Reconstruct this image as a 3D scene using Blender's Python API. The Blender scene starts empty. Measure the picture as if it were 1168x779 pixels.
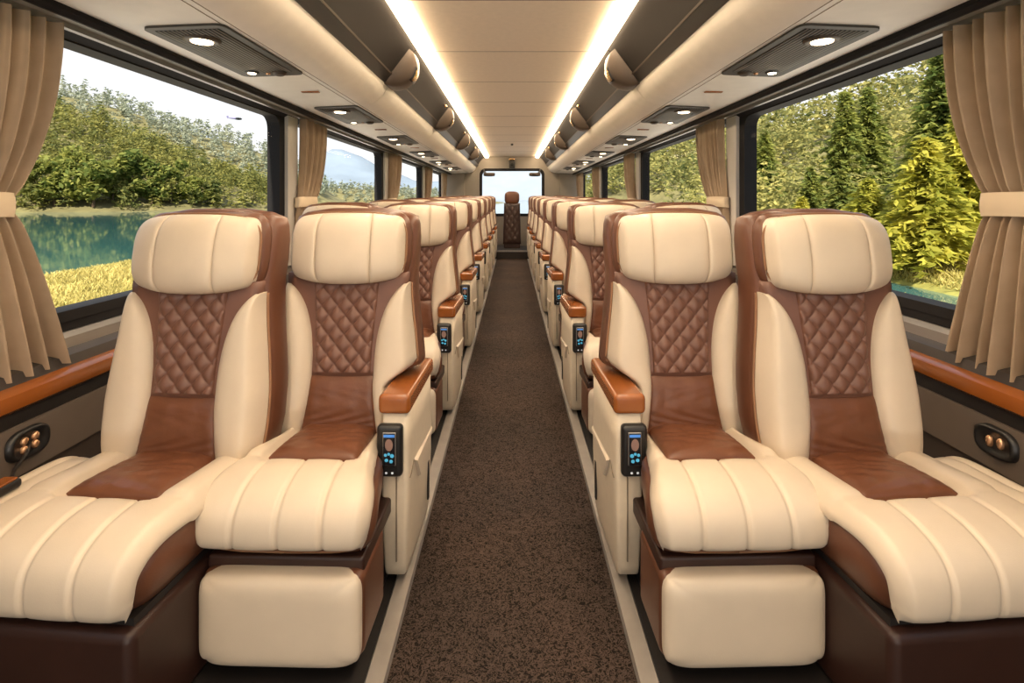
import bpy, bmesh, math, random
import numpy as np
from mathutils import Vector, noise as mnoise

random.seed(7)
rng = np.random.default_rng(7)
scene = bpy.context.scene
COL = scene.collection
PI = math.pi
ORD = ['first', 'second', 'third', 'fourth', 'fifth', 'sixth', 'seventh', 'eighth', 'ninth']

# ------------------------------------------------------------------ materials
def nt(name):
    m = bpy.data.materials.new(name)
    m.use_nodes = True
    t = m.node_tree
    return m, t, t.nodes['Principled BSDF']

def bump(t, b, scale, strength, detail=3, dist=0.01, kind='noise', stretch=None):
    tc = t.nodes.new('ShaderNodeTexCoord')
    if kind == 'noise':
        n = t.nodes.new('ShaderNodeTexNoise'); n.inputs['Detail'].default_value = detail
        out = n.outputs['Fac']
    else:
        n = t.nodes.new('ShaderNodeTexVoronoi'); out = n.outputs['Distance']
    n.inputs['Scale'].default_value = scale
    src = tc.outputs['Object']
    if stretch:
        mp = t.nodes.new('ShaderNodeMapping'); mp.inputs['Scale'].default_value = stretch
        t.links.new(src, mp.inputs['Vector']); src = mp.outputs['Vector']
    t.links.new(src, n.inputs['Vector'])
    bp = t.nodes.new('ShaderNodeBump')
    bp.inputs['Strength'].default_value = strength
    bp.inputs['Distance'].default_value = dist
    t.links.new(out, bp.inputs['Height'])
    t.links.new(bp.outputs['Normal'], b.inputs['Normal'])
    return n

def ramp2(t, fac, c0, c1, p0=0.3, p1=0.7):
    r = t.nodes.new('ShaderNodeValToRGB')
    r.color_ramp.elements[0].position = p0; r.color_ramp.elements[0].color = (*c0, 1)
    r.color_ramp.elements[1].position = p1; r.color_ramp.elements[1].color = (*c1, 1)
    t.links.new(fac, r.inputs['Fac'])
    return r

def mat(name, col, rough=0.5, metal=0.0, vary=0.0, vscale=6.0, bscale=None, bstr=0.1, bdist=0.01, spec=0.5, coat=0.0, stretch=None):
    m, t, b = nt(name)
    b.inputs['Base Color'].default_value = (*col, 1)
    b.inputs['Roughness'].default_value = rough
    b.inputs['Metallic'].default_value = metal
    b.inputs['Specular IOR Level'].default_value = spec
    if coat:
        b.inputs['Coat Weight'].default_value = coat
        b.inputs['Coat Roughness'].default_value = 0.2
    if vary:
        tc = t.nodes.new('ShaderNodeTexCoord')
        n = t.nodes.new('ShaderNodeTexNoise'); n.inputs['Scale'].default_value = vscale
        n.inputs['Detail'].default_value = 4
        src = tc.outputs['Object']
        if stretch:
            mp = t.nodes.new('ShaderNodeMapping'); mp.inputs['Scale'].default_value = stretch
            t.links.new(src, mp.inputs['Vector']); src = mp.outputs['Vector']
        t.links.new(src, n.inputs['Vector'])
        r = ramp2(t, n.outputs['Fac'], tuple(c * (1 - vary) for c in col), tuple(min(1, c * (1 + vary)) for c in col))
        t.links.new(r.outputs['Color'], b.inputs['Base Color'])
    if bscale:
        bump(t, b, bscale, bstr, dist=bdist)
    return m

def emis(name, col, strength):
    m, t, b = nt(name)
    b.inputs['Base Color'].default_value = (*col, 1)
    b.inputs['Emission Color'].default_value = (*col, 1)
    b.inputs['Emission Strength'].default_value = strength
    return m

M = {}
M['cream'] = mat('cream leather', (0.66, 0.56, 0.435), 0.42, vary=0.04, vscale=9, bscale=420, bstr=0.10, bdist=0.002)
M['brown'] = mat('brown leather', (0.128, 0.049, 0.025), 0.36, vary=0.14, vscale=7, bscale=380, bstr=0.14, bdist=0.002)
M['quilt'] = mat('quilted brown leather', (0.175, 0.082, 0.056), 0.42, vary=0.08, vscale=9, bscale=380, bstr=0.12, bdist=0.002)
M['inset'] = mat('soft brown leather', (0.165, 0.062, 0.030), 0.36, vary=0.12, vscale=8, bscale=38, bstr=0.25, bdist=0.006)
M['darkbrown'] = mat('dark brown leather', (0.034, 0.0135, 0.009), 0.42, vary=0.15, vscale=8, bscale=380, bstr=0.12, bdist=0.002)
M['piping'] = mat('tan piping', (0.27, 0.135, 0.065), 0.45)
M['wood'] = mat('polished honey wood', (0.29, 0.085, 0.015), 0.26, vary=0.08, vscale=5, stretch=(6, 0.8, 6), coat=0.4)
M['shell'] = mat('cream moulded panel', (0.70, 0.60, 0.46), 0.42, vary=0.03, vscale=40, bscale=300, bstr=0.05, bdist=0.002)
M['black'] = mat('black plastic', (0.014, 0.013, 0.013), 0.35, vary=0.1)
M['frame'] = mat('black window frame', (0.012, 0.011, 0.012), 0.6, vary=0.1, spec=0.15)
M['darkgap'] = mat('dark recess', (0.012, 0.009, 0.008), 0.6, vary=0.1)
M['sill'] = mat('dark sill panel', (0.05, 0.042, 0.038), 0.45, vary=0.1, bscale=300, bstr=0.05)
M['steel'] = mat('brushed metal', (0.42, 0.40, 0.38), 0.35, metal=0.9, vary=0.08, vscale=30, stretch=(1, .05, 1))
M['alum'] = mat('aluminium edge', (0.36, 0.33, 0.30), 0.40, metal=0.5, vary=0.06, vscale=20)
M['wallpanel'] = mat('grey brown wall panel', (0.145, 0.112, 0.088), 0.5, vary=0.05, vscale=12, bscale=350, bstr=0.06)
M['walldark'] = mat('dark wall panel', (0.06, 0.044, 0.036), 0.55, vary=0.05, bscale=350, bstr=0.06)
M['pillar'] = mat('pale grey pillar trim', (0.55, 0.52, 0.48), 0.5, vary=0.03)
M['header'] = mat('grey green header strip', (0.30, 0.30, 0.27), 0.5, vary=0.06)
M['ceil'] = mat('ceiling fabric', (0.74, 0.63, 0.50), 0.62, vary=0.03, vscale=30, bscale=350, bstr=0.04, bdist=0.002)
M['lip'] = mat('cream rack lip', (0.82, 0.76, 0.68), 0.48, vary=0.03, vscale=14, bscale=400, bstr=0.04, bdist=0.002)
M['under'] = mat('cream rack underside', (0.86, 0.83, 0.77), 0.5, vary=0.03, vscale=14)
M['bin'] = mat('charcoal brown bin door', (0.014, 0.011, 0.0095), 0.6, vary=0.06, vscale=9, bscale=300, bstr=0.05, bdist=0.002, spec=0.12)
M['bracket'] = mat('bronze grey bracket', (0.075, 0.056, 0.043), 0.40, vary=0.1, spec=0.3)
M['gold'] = mat('gold latch', (0.62, 0.40, 0.18), 0.25, metal=0.8, vary=0.1)
M['copper'] = mat('copper button', (0.72, 0.42, 0.24), 0.25, metal=0.7, vary=0.15, vscale=60)
M['vent'] = mat('dark vent panel', (0.055, 0.050, 0.043), 0.5, vary=0.06)
M['backwall'] = mat('beige end wall', (0.27, 0.235, 0.195), 0.55, vary=0.04)
M['band'] = mat('cream curtain tie', (0.66, 0.54, 0.39), 0.75, vary=0.04, bscale=350, bstr=0.15, bdist=0.002)
M['strip'] = emis('warm light strip', (1.0, 0.76, 0.49), 22.0)
M['lamp'] = emis('warm downlight', (1.0, 0.78, 0.50), 9.0)
M['line'] = mat('panel joint', (0.22, 0.17, 0.12), 0.7, vary=0.05)
M['whiteicon'] = emis('pale key icon', (0.7, 0.75, 0.8), 0.25)
M['bluebar'] = emis('blue display bar', (0.06, 0.22, 0.6), 0.5)
M['cyan'] = emis('cyan display icon', (0.07, 0.36, 0.55), 0.55)
M['brownpic'] = emis('brown display picture', (0.22, 0.13, 0.10), 0.3)
M['screen'] = mat('glass display', (0.012, 0.014, 0.018), 0.12, vary=0.2)

# curtain fabric: woven bump, a little light comes through
m, t, b = nt('tan curtain fabric')
b.inputs['Roughness'].default_value = 0.85
tc = t.nodes.new('ShaderNodeTexCoord'); n = t.nodes.new('ShaderNodeTexNoise'); n.inputs['Scale'].default_value = 14
t.links.new(tc.outputs['Object'], n.inputs['Vector'])
r = ramp2(t, n.outputs['Fac'], (0.40, 0.295, 0.195), (0.47, 0.35, 0.24))
t.links.new(r.outputs['Color'], b.inputs['Base Color'])
b.inputs['Sheen Weight'].default_value = 0.2
bump(t, b, 500, 0.15, dist=0.002)
tr = t.nodes.new('ShaderNodeBsdfTranslucent'); tr.inputs['Color'].default_value = (0.45, 0.31, 0.19, 1)
mx = t.nodes.new('ShaderNodeMixShader'); mx.inputs['Fac'].default_value = 0.16
t.links.new(b.outputs['BSDF'], mx.inputs[1]); t.links.new(tr.outputs['BSDF'], mx.inputs[2])
t.links.new(mx.outputs['Shader'], t.nodes['Material Output'].inputs['Surface'])
M['curtain'] = m

# carpet: dark loop pile with a squiggle of lighter loops
m, t, b = nt('dark loop carpet')
b.inputs['Roughness'].default_value = 0.95
b.inputs['Specular IOR Level'].default_value = 0.15
tc = t.nodes.new('ShaderNodeTexCoord')
n1 = t.nodes.new('ShaderNodeTexNoise'); n1.inputs['Scale'].default_value = 82; n1.inputs['Detail'].default_value = 2; n1.inputs['Distortion'].default_value = 1.6
n2 = t.nodes.new('ShaderNodeTexNoise'); n2.inputs['Scale'].default_value = 2.2
for q in (n1, n2): t.links.new(tc.outputs['Object'], q.inputs['Vector'])
r1 = t.nodes.new('ShaderNodeValToRGB')
els = r1.color_ramp.elements
els[0].position = 0.40; els[0].color = (0.009, 0.0068, 0.006, 1)
els[1].position = 0.62; els[1].color = (0.010, 0.0076, 0.0067, 1)
e = els.new(0.5); e.color = (0.078, 0.059, 0.050, 1)
t.links.new(n1.outputs['Fac'], r1.inputs['Fac'])
r2 = ramp2(t, n2.outputs['Fac'], (0.85, 0.82, 0.80), (1.25, 1.1, 1.0))
mm = t.nodes.new('ShaderNodeMix'); mm.data_type = 'RGBA'; mm.blend_type = 'MULTIPLY'; mm.inputs['Factor'].default_value = 1
t.links.new(r1.outputs['Color'], mm.inputs[6]); t.links.new(r2.outputs['Color'], mm.inputs[7])
t.links.new(mm.outputs[2], b.inputs['Base Color'])
bp = t.nodes.new('ShaderNodeBump'); bp.inputs['Strength'].default_value = 0.5; bp.inputs['Distance'].default_value = 0.004
t.links.new(n1.outputs['Fac'], bp.inputs['Height']); t.links.new(bp.outputs['Normal'], b.inputs['Normal'])
M['carpet'] = m

# vent grille: fine dark mesh of slots
m, t, b = nt('perforated grille')
b.inputs['Roughness'].default_value = 0.5
tc = t.nodes.new('ShaderNodeTexCoord')
w = t.nodes.new('ShaderNodeTexWave'); w.bands_direction = 'X'; w.inputs['Scale'].default_value = 22; w.inputs['Distortion'].default_value = 0.6
t.links.new(tc.outputs['Object'], w.inputs['Vector'])
r = ramp2(t, w.outputs['Fac'], (0.004, 0.0035, 0.003), (0.15, 0.13, 0.11), 0.35, 0.8)
t.links.new(r.outputs['Color'], b.inputs['Base Color'])
bp = t.nodes.new('ShaderNodeBump'); bp.inputs['Strength'].default_value = 0.8; bp.inputs['Distance'].default_value = 0.004
t.links.new(w.outputs['Fac'], bp.inputs['Height']); t.links.new(bp.outputs['Normal'], b.inputs['Normal'])
M['grille'] = m

# thin window glass: clear with a weak reflection
m, t, b = nt('clear window glass')
t.nodes.remove(b)
tr = t.nodes.new('ShaderNodeBsdfTransparent'); tr.inputs['Color'].default_value = (0.97, 0.98, 0.98, 1)
gl = t.nodes.new('ShaderNodeBsdfGlossy'); gl.inputs['Roughness'].default_value = 0.02
fr = t.nodes.new('ShaderNodeFresnel'); fr.inputs['IOR'].default_value = 1.05
mx = t.nodes.new('ShaderNodeMixShader')
hf_ = t.nodes.new('ShaderNodeMath'); hf_.operation = 'MULTIPLY'; hf_.inputs[1].default_value = 0.3
t.links.new(fr.outputs['Fac'], hf_.inputs[0]); t.links.new(hf_.outputs[0], mx.inputs['Fac']); t.links.new(tr.outputs['BSDF'], mx.inputs[1]); t.links.new(gl.outputs['BSDF'], mx.inputs[2])
t.links.new(mx.outputs['Shader'], t.nodes['Material Output'].inputs['Surface'])
M['glass'] = m

# lake water
m, t, b = nt('teal lake water')
b.inputs['Base Color'].default_value = (0.045, 0.135, 0.125, 1); b.inputs['Roughness'].default_value = 0.04
b.inputs['Specular IOR Level'].default_value = 0.55
bump(t, b, 0.8, 0.05, dist=0.05, stretch=(1, 0.5, 1))
M['water'] = m

def leafmat(name, dark, light, nscale, trans=0.35):
    m, t, b = nt(name)
    b.inputs['Roughness'].default_value = 0.7
    b.inputs['Specular IOR Level'].default_value = 0.2
    g = t.nodes.new('ShaderNodeNewGeometry')
    n = t.nodes.new('ShaderNodeTexNoise'); n.inputs['Scale'].default_value = nscale; n.inputs['Detail'].default_value = 2
    t.links.new(g.outputs['Position'], n.inputs['Vector'])
    ad = t.nodes.new('ShaderNodeMath'); ad.operation = 'MULTIPLY_ADD'; ad.inputs[1].default_value = 0.35; 
    t.links.new(g.outputs['Random Per Island'], ad.inputs[0])
    sc_ = t.nodes.new('ShaderNodeMath'); sc_.operation = 'MULTIPLY'; sc_.inputs[1].default_value = 0.75
    t.links.new(n.outputs['Fac'], sc_.inputs[0]); t.links.new(sc_.outputs[0], ad.inputs[2])
    r = ramp2(t, ad.outputs[0], dark, light, 0.32, 0.82)
    t.links.new(r.outputs['Color'], b.inputs['Base Color'])
    tr = t.nodes.new('ShaderNodeBsdfTranslucent'); t.links.new(r.outputs['Color'], tr.inputs['Color'])
    mx = t.nodes.new('ShaderNodeMixShader'); mx.inputs['Fac'].default_value = trans
    t.links.new(b.outputs['BSDF'], mx.inputs[1]); t.links.new(tr.outputs['BSDF'], mx.inputs[2])
    t.links.new(mx.outputs['Shader'], t.nodes['Material Output'].inputs['Surface'])
    return m
M['leaf_conifer'] = leafmat('conifer needles', (0.085, 0.135, 0.035), (0.36, 0.36, 0.08), 0.30, 0.45)
M['leaf_yellow'] = leafmat('sunlit yellow green needles', (0.22, 0.24, 0.03), (0.62, 0.55, 0.09), 0.5, 0.45)
M['leaf_broad'] = leafmat('broad leaves', (0.11, 0.16, 0.04), (0.40, 0.38, 0.09), 0.12, 0.45)
M['forest_near'] = leafmat('hillside canopy', (0.085, 0.11, 0.036), (0.40, 0.365, 0.10), 0.09, 0.45)
M['forest_far'] = leafmat('hazy far canopy', (0.23, 0.265, 0.20), (0.42, 0.43, 0.31), 0.035)  # distance haze put into the leaf colours: paler and less saturated
M['forest_right'] = leafmat('sunlit slope canopy', (0.13, 0.155, 0.055), (0.58, 0.51, 0.17), 0.13, 0.45)
M['grass'] = leafmat('yellow green meadow grass', (0.36, 0.31, 0.08), (0.78, 0.64, 0.24), 0.4)
M['earth'] = mat('grassy bank soil', (0.28, 0.26, 0.06), 0.9, vary=0.35, vscale=1.5)
M['road'] = mat('pale concrete road', (0.56, 0.52, 0.47), 0.9, vary=0.1, vscale=2)  # pale and neutral so it bounces light up into the coach
M['hillsoil'] = mat('wooded slope soil', (0.17, 0.15, 0.06), 0.9, vary=0.3, vscale=.2)
M['farblue'] = mat('hazy blue mountain', (0.20, 0.25, 0.315), 1.0, vary=0.10, vscale=0.012)  # aerial haze mixed into the base colour as blue
M['farblue2'] = mat('paler distant mountain', (0.25, 0.29, 0.345), 1.0, vary=0.05, vscale=0.01)  # stronger aerial haze in the base colour, for the farther ranges
M['bark'] = mat('brown bark', (0.10, 0.065, 0.04), 0.9, vary=0.3, vscale=4)
M['plane'] = mat('dark aircraft paint', (0.03, 0.03, 0.045), 0.4, vary=0.1)
M['plane2'] = mat('bluish aircraft paint', (0.22, 0.20, 0.38), 0.4, vary=0.1)

# ------------------------------------------------------------------ mesh helpers
def link(name, me, material, parent=None):
    o = bpy.data.objects.new(name, me)
    COL.objects.link(o)
    if material is not None: me.materials.append(material)
    if parent is not None: o.parent = parent
    return o

def mesh(name, V, F, material, parent=None, m=1, smooth=True):
    if m == -1:
        V = [(-v[0], v[1], v[2]) for v in V]
        F = [tuple(reversed(f)) for f in F]
    me = bpy.data.meshes.new(name)
    me.from_pydata([tuple(v) for v in V], [], [tuple(f) for f in F])
    if smooth:
        me.polygons.foreach_set('use_smooth', [True] * len(me.polygons))
    me.update()
    return link(name, me, material, parent)

def bm_out(name, bm, material, parent=None, m=1, smooth=True, wn=False):
    if m == -1:
        for v in bm.verts: v.co.x *= -1
    bmesh.ops.recalc_face_normals(bm, faces=bm.faces[:])
    me = bpy.data.meshes.new(name)
    bm.to_mesh(me); bm.free()
    if smooth:
        me.polygons.foreach_set('use_smooth', [True] * len(me.polygons))
    o = link(name, me, material, parent)
    if wn:
        md = o.modifiers.new('normals', 'WEIGHTED_NORMAL'); md.keep_sharp = True; md.weight = 100
    return o

def add_box(bm, x0, x1, y0, y1, z0, z1, r=0.0, seg=3):
    g = bmesh.ops.create_cube(bm, size=1)
    vs = g['verts']
    for v in vs:
        v.co = Vector(((x0 + x1) / 2 + v.co.x * (x1 - x0), (y0 + y1) / 2 + v.co.y * (y1 - y0), (z0 + z1) / 2 + v.co.z * (z1 - z0)))
    if r > 0:
        es = list({e for v in vs for e in v.link_edges})
        bmesh.ops.bevel(bm, geom=es, offset=r, segments=seg, affect='EDGES', profile=0.5)

def box(name, x0, x1, y0, y1, z0, z1, material, parent=None, r=0.0, m=1, seg=3):
    bm = bmesh.new()
    add_box(bm, x0, x1, y0, y1, z0, z1, r, seg)
    return bm_out(name, bm, material, parent, m, smooth=r > 0, wn=r > 0)

def loft(name, secs, material, parent=None, m=1, n=44):
    """secs: (cx, cy, cz, rx, ry, exponent) horizontal super-ellipse rings"""
    V, F = [], []
    for (cx, cy, cz, rx, ry, ex) in secs:
        for k in range(n):
            a = 2 * PI * k / n
            c, s = math.cos(a), math.sin(a)
            V.append((cx + rx * math.copysign(abs(c) ** (2 / ex), c), cy + ry * math.copysign(abs(s) ** (2 / ex), s), cz))
    L = len(secs)
    for i in range(L - 1):
        for k in range(n):
            k2 = (k + 1) % n
            F.append((i * n + k, i * n + k2, (i + 1) * n + k2, (i + 1) * n + k))
    F.append(tuple(reversed(range(n))))
    F.append(tuple(range((L - 1) * n, L * n)))
    return mesh(name, V, F, material, parent, m)

def grid(name, fn, nu, nv, material, parent=None, m=1, skirt=None):
    """fn(u,v)->(x,y,z), u,v in 0..1; skirt(x,y,z)->point pushes a copy of the rim back"""
    V = [fn(i / nu, j / nv) for j in range(nv + 1) for i in range(nu + 1)]
    W = nu + 1
    F = [(j * W + i, j * W + i + 1, (j + 1) * W + i + 1, (j + 1) * W + i) for j in range(nv) for i in range(nu)]
    if skirt:
        rim = [i for i in range(W)] + [j * W + nu for j in range(1, nv + 1)] + [nv * W + i for i in range(nu - 1, -1, -1)] + [j * W for j in range(nv - 1, 0, -1)]
        b0 = len(V)
        for r_ in rim: V.append(skirt(*V[r_]))
        L = len(rim)
        for k in range(L):
            k2 = (k + 1) % L
            F.append((rim[k2], rim[k], b0 + k, b0 + k2))
    bm = bmesh.new()
    me = bpy.data.meshes.new('tmp')
    me.from_pydata(V, [], F); bm.from_mesh(me); bpy.data.meshes.remove(me)
    return bm_out(name, bm, material, parent, m)

def tube(name, pts, r, material, parent=None, m=1, n=8, closed=False):
    V, F = [], []
    P = [Vector(p) for p in pts]
    L = len(P)
    for i, p in enumerate(P):
        d = (P[(i + 1) % L] - P[i - 1]) if closed else (P[min(i + 1, L - 1)] - P[max(i - 1, 0)])
        d.normalize()
        up = Vector((0, 0, 1)) if abs(d.z) < 0.95 else Vector((1, 0, 0))
        a = d.cross(up).normalized(); b_ = d.cross(a)
        for k in range(n):
            an = 2 * PI * k / n
            V.append(p + a * (r * math.cos(an)) + b_ * (r * math.sin(an)))
    for i in range(L if closed else L - 1):
        i2 = (i + 1) % L
        for k in range(n):
            k2 = (k + 1) % n
            F.append((i * n + k, i2 * n + k, i2 * n + k2, i * n + k2))
    if not closed:
        F.append(tuple(range(n))); F.append(tuple(reversed(range((L - 1) * n, L * n))))
    return mesh(name, V, F, material, parent, m)

def prism(name, prof, y0, y1, material, parent=None, m=1, smooth=False, closed=True):
    """extrude an (x,z) profile along y"""
    n = len(prof)
    V = [(p[0], y0, p[1]) for p in prof] + [(p[0], y1, p[1]) for p in prof]
    F = [(i, (i + 1) % n, n + (i + 1) % n, n + i) for i in range(n if closed else n - 1)]
    if closed:
        F += [tuple(reversed(range(n))), tuple(range(n, 2 * n))]
    bm = bmesh.new(); me = bpy.data.meshes.new('tmp'); me.from_pydata(V, [], F); bm.from_mesh(me); bpy.data.meshes.remove(me)
    o = bm_out(name, bm, material, parent, m, smooth)
    if smooth: o.data.set_sharp_from_angle(angle=math.radians(40))
    return o

def spline(xs, ys):
    xs = np.array(xs, float); ys = np.array(ys, float)
    d = np.diff(ys) / np.diff(xs)
    mt = np.concatenate([[d[0]], (d[:-1] + d[1:]) / 2, [d[-1]]])
    for i in range(1, len(d)):
        if d[i - 1] * d[i] <= 0: mt[i] = 0
    def f(x):
        x = min(max(x, xs[0]), xs[-1])
        i = int(min(max(np.searchsorted(xs, x) - 1, 0), len(d) - 1))
        h = xs[i + 1] - xs[i]; q = (x - xs[i]) / h
        return float((2*q**3 - 3*q**2 + 1) * ys[i] + (q**3 - 2*q**2 + q) * h * mt[i] + (-2*q**3 + 3*q**2) * ys[i + 1] + (q**3 - q**2) * h * mt[i + 1])
    return f

def empty(name, loc=(0, 0, 0), rz=0.0):
    o = bpy.data.objects.new(name, None); COL.objects.link(o)
    o.location = loc; o.rotation_euler = (0, 0, rz); o.empty_display_size = 0.1
    return o

def tag(o, label=None, cat=None, group=None, kind=None):
    if label: o['label'] = label
    if cat: o['category'] = cat
    if group: o['group'] = group
    if kind: o['kind'] = kind
    return o

def copy_tree(o, parent=None):
    c = o.copy(); COL.objects.link(c); c.parent = parent
    for ch in list(o.children): copy_tree(ch, c)
    return c

def cosp(u):            # denser samples near both ends, -1..1
    return -math.cos(PI * u)
def rnd(a, p, q):       # rounded-edge profile
    return max(0.0, 1 - abs(a) ** p) ** q

# ------------------------------------------------------------------ seats
SL = 0.16
def rec(z): return (z - 0.40) * SL          # recline of the back
halfw = spline([.33, .36, .40, .47, .55, .65, .75, .84, .95, 1.03, 1.06, 1.075], [.165, .19, .207, .219, .221, .212, .198, .190, .195, .190, .175, .13])
xin = spline([.36, .45, .55, .65, .72, .78, .82, .838], [.122, .106, .095, .098, .110, .132, .160, .180])
quiltw = spline([.55, .65, .75, .85], [.086, .088, .095, .103])

def sstep(e0, e1, x):
    t_ = min(1, max(0, (x - e0) / (e1 - e0))); return t_ * t_ * (3 - 2 * t_)
def gro(x, x0, s): return math.exp(-((x - x0) / s) ** 2)

def make_back(root, m, notch=False):
    # brown shell
    secs = []
    for z in (.28, .30, .34, .40, .48, .555, .57, .585, .60, .615, .63, .66, .72, .80, .86, .92, .98, 1.02, 1.045, 1.062, 1.070, 1.073):
        hw = halfw(z) + (.014 if z < .86 else .012)
        th = .072 if z < .9 else .072 - .03 * ((z - .9) / .173) ** 2
        if z > 1.03: hw -= .10 * ((z - 1.03) / .043) ** 3 * .6; th *= 1 - .55 * ((z - 1.03) / .043) ** 3
        if z < .32: hw -= .02
        xr = hw
        if notch: xr = hw - (hw - .150) * (1 - sstep(.548, .585, z))
        secs.append(((xr - hw) / 2, rec(z) + .075, z, (xr + hw) / 2, th, 4.5))
    loft('back_shell', secs, M['brown'], root, m)
    # central backing leather between quilt and bolsters
    def fn(u, v):
        z = .56 + v * .31; w_ = min(xin(z) + .015, .19); a = 2 * u - 1
        return (a * w_, rec(z) - .012 - .004 * (1 - a * a), z)
    grid('back_panel', fn, 16, 16, M['quilt'], root, m, skirt=lambda x, y, z: (x, y + .03, z))
    # quilted panel
    def fq(u, v):
        a = 2 * u - 1; z = .568 + v * .285; x = a * quiltw(z)
        p = x / .050 + (z - .568) / .058; q = x / .050 - (z - .568) / .058
        pil = (abs(math.sin(PI * p / 1.0)) * abs(math.sin(PI * q / 1.0))) ** .45
        edge = rnd(a, 14, .5) * rnd(2 * v - 1, 26, .5)
        return (x, rec(z) - .012 - edge * (.007 + .012 * pil), z)
    grid('quilted_panel', fq, 84, 120, M['quilt'], root, m, skirt=lambda x, y, z: (x, y + .02, z))
    # lumbar panel
    def fl(u, v):
        a = 2 * u - 1; z = .365 + v * .203; w_ = xin(z) + .006; x = a * w_
        wr = .0022 * math.sin(70 * x + 18 * math.sin(23 * z)) * (1 - v) + .002 * mnoise.noise(Vector((x * 26, z * 14, 1.3)))
        return (x, rec(z) - .010 - (.016 + wr) * rnd(a, 10, .5) * rnd(cosp(v) * .999, 12, .5), z)
    grid('lumbar_panel', fl, 40, 36, M['inset'], root, m, skirt=lambda x, y, z: (x, y + .03, z))
    # cream bolsters
    for s in (-1, 1):
        def fb(u, v, s=s):
            b = (cosp(v) + 1) / 2; z = .372 + b * .466
            a = cosp(u); lo, hi = xin(z), halfw(z) + .004
            if notch and s > 0: hi -= (hi - .146) * (1 - sstep(.535, .605, z))
            e = abs(2 * b - 1)
            if b < .12:
                sh = (1 - (b / .12)) ** 2.4; lo += .012 * sh; hi -= .030 * sh
            x = (lo + hi) / 2 + a * (hi - lo) / 2
            n = .008 + .040 * rnd(a, 2.6, .5) * rnd(e, 7, .5) + .008 * math.sin(PI * b) * (a + 1) / 2
            if a > .5: n -= .055 * ((a - .5) / .5) ** 2.5
            return (s * x, rec(z) - n, z)
        grid('bolster', fb, 26, 44, M['cream'], root, m, skirt=lambda x, y, z: (x, y + .03, z))
        pts = []
        for k in range(41):
            z = .385 + .45 * k / 40
            hx = halfw(z) + .006
            if notch and s > 0: hx -= (hx - .148) * (1 - sstep(.535, .605, z))
            pts.append((s * hx, rec(z) + .026, z))
        tube('piping', pts, .0035, M['piping'], root, m, 6)
    # headrest: brown body, three cream panels
    secs = []
    for k in range(15):
        b = cosp(k / 14); z = .951 + b * .112
        e = rnd(b, 3.2, .45)
        secs.append((0, rec(z) + .018, z, .135 + .060 * e, .006 + .044 * e, 2.6))
    hb = loft('headrest', secs, M['brown'], root, m)
    SE = .085
    def face(x0, x1, first=False):
        def f(u, v):
            b = cosp(v); a = cosp(u)
            x = (x0 + x1) / 2 + a * (x1 - x0) / 2
            z = .951 + b * .108
            g = abs(x) / .180
            lim = rnd(b, 4.0, .30) if abs(b) < 1 else 0.0
            sq = .80 + .20 * lim                      # round the four corners
            xx = x * sq
            zz = .951 + b * .108 * (1 - .10 * g ** 3) - .004 * (1 - g * g) * (1 if b < 0 else 0)
            n = .088 - .040 * g ** 2.4
            n -= .052 * (1 - rnd(b, 3.0, .5))
            n += .0105 * rnd(a, 8, .5) - .009
            if g > .9: n -= .030 * ((g - .9) / .1) ** 2
            return (xx, rec(zz) - n, zz)
        return f
    for (x0, x1) in ((-.180, -SE), (-SE, SE), (SE, .180)):
        nm = 'headrest_panel'
        grid(nm, face(x0, x1), 26, 34, M['cream'], hb, m, skirt=lambda x, y, z: (x, y + .03, z))
    pts = []
    for k in range(60):
        a = 2 * PI * k / 60; c, s_ = math.cos(a), math.sin(a)
        zz = .951 + .110 * math.copysign(abs(s_) ** .55, s_)
        xx = .183 * math.copysign(abs(c) ** .55, c)
        g = abs(xx) / .180
        pts.append((xx * (.985 if abs(s_) > .8 else 1), rec(zz) - (.030 - .018 * g ** 2.4), zz))
    tube('headrest_piping', pts, .0035, M['piping'], hb, m, 6, closed=True)

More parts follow.
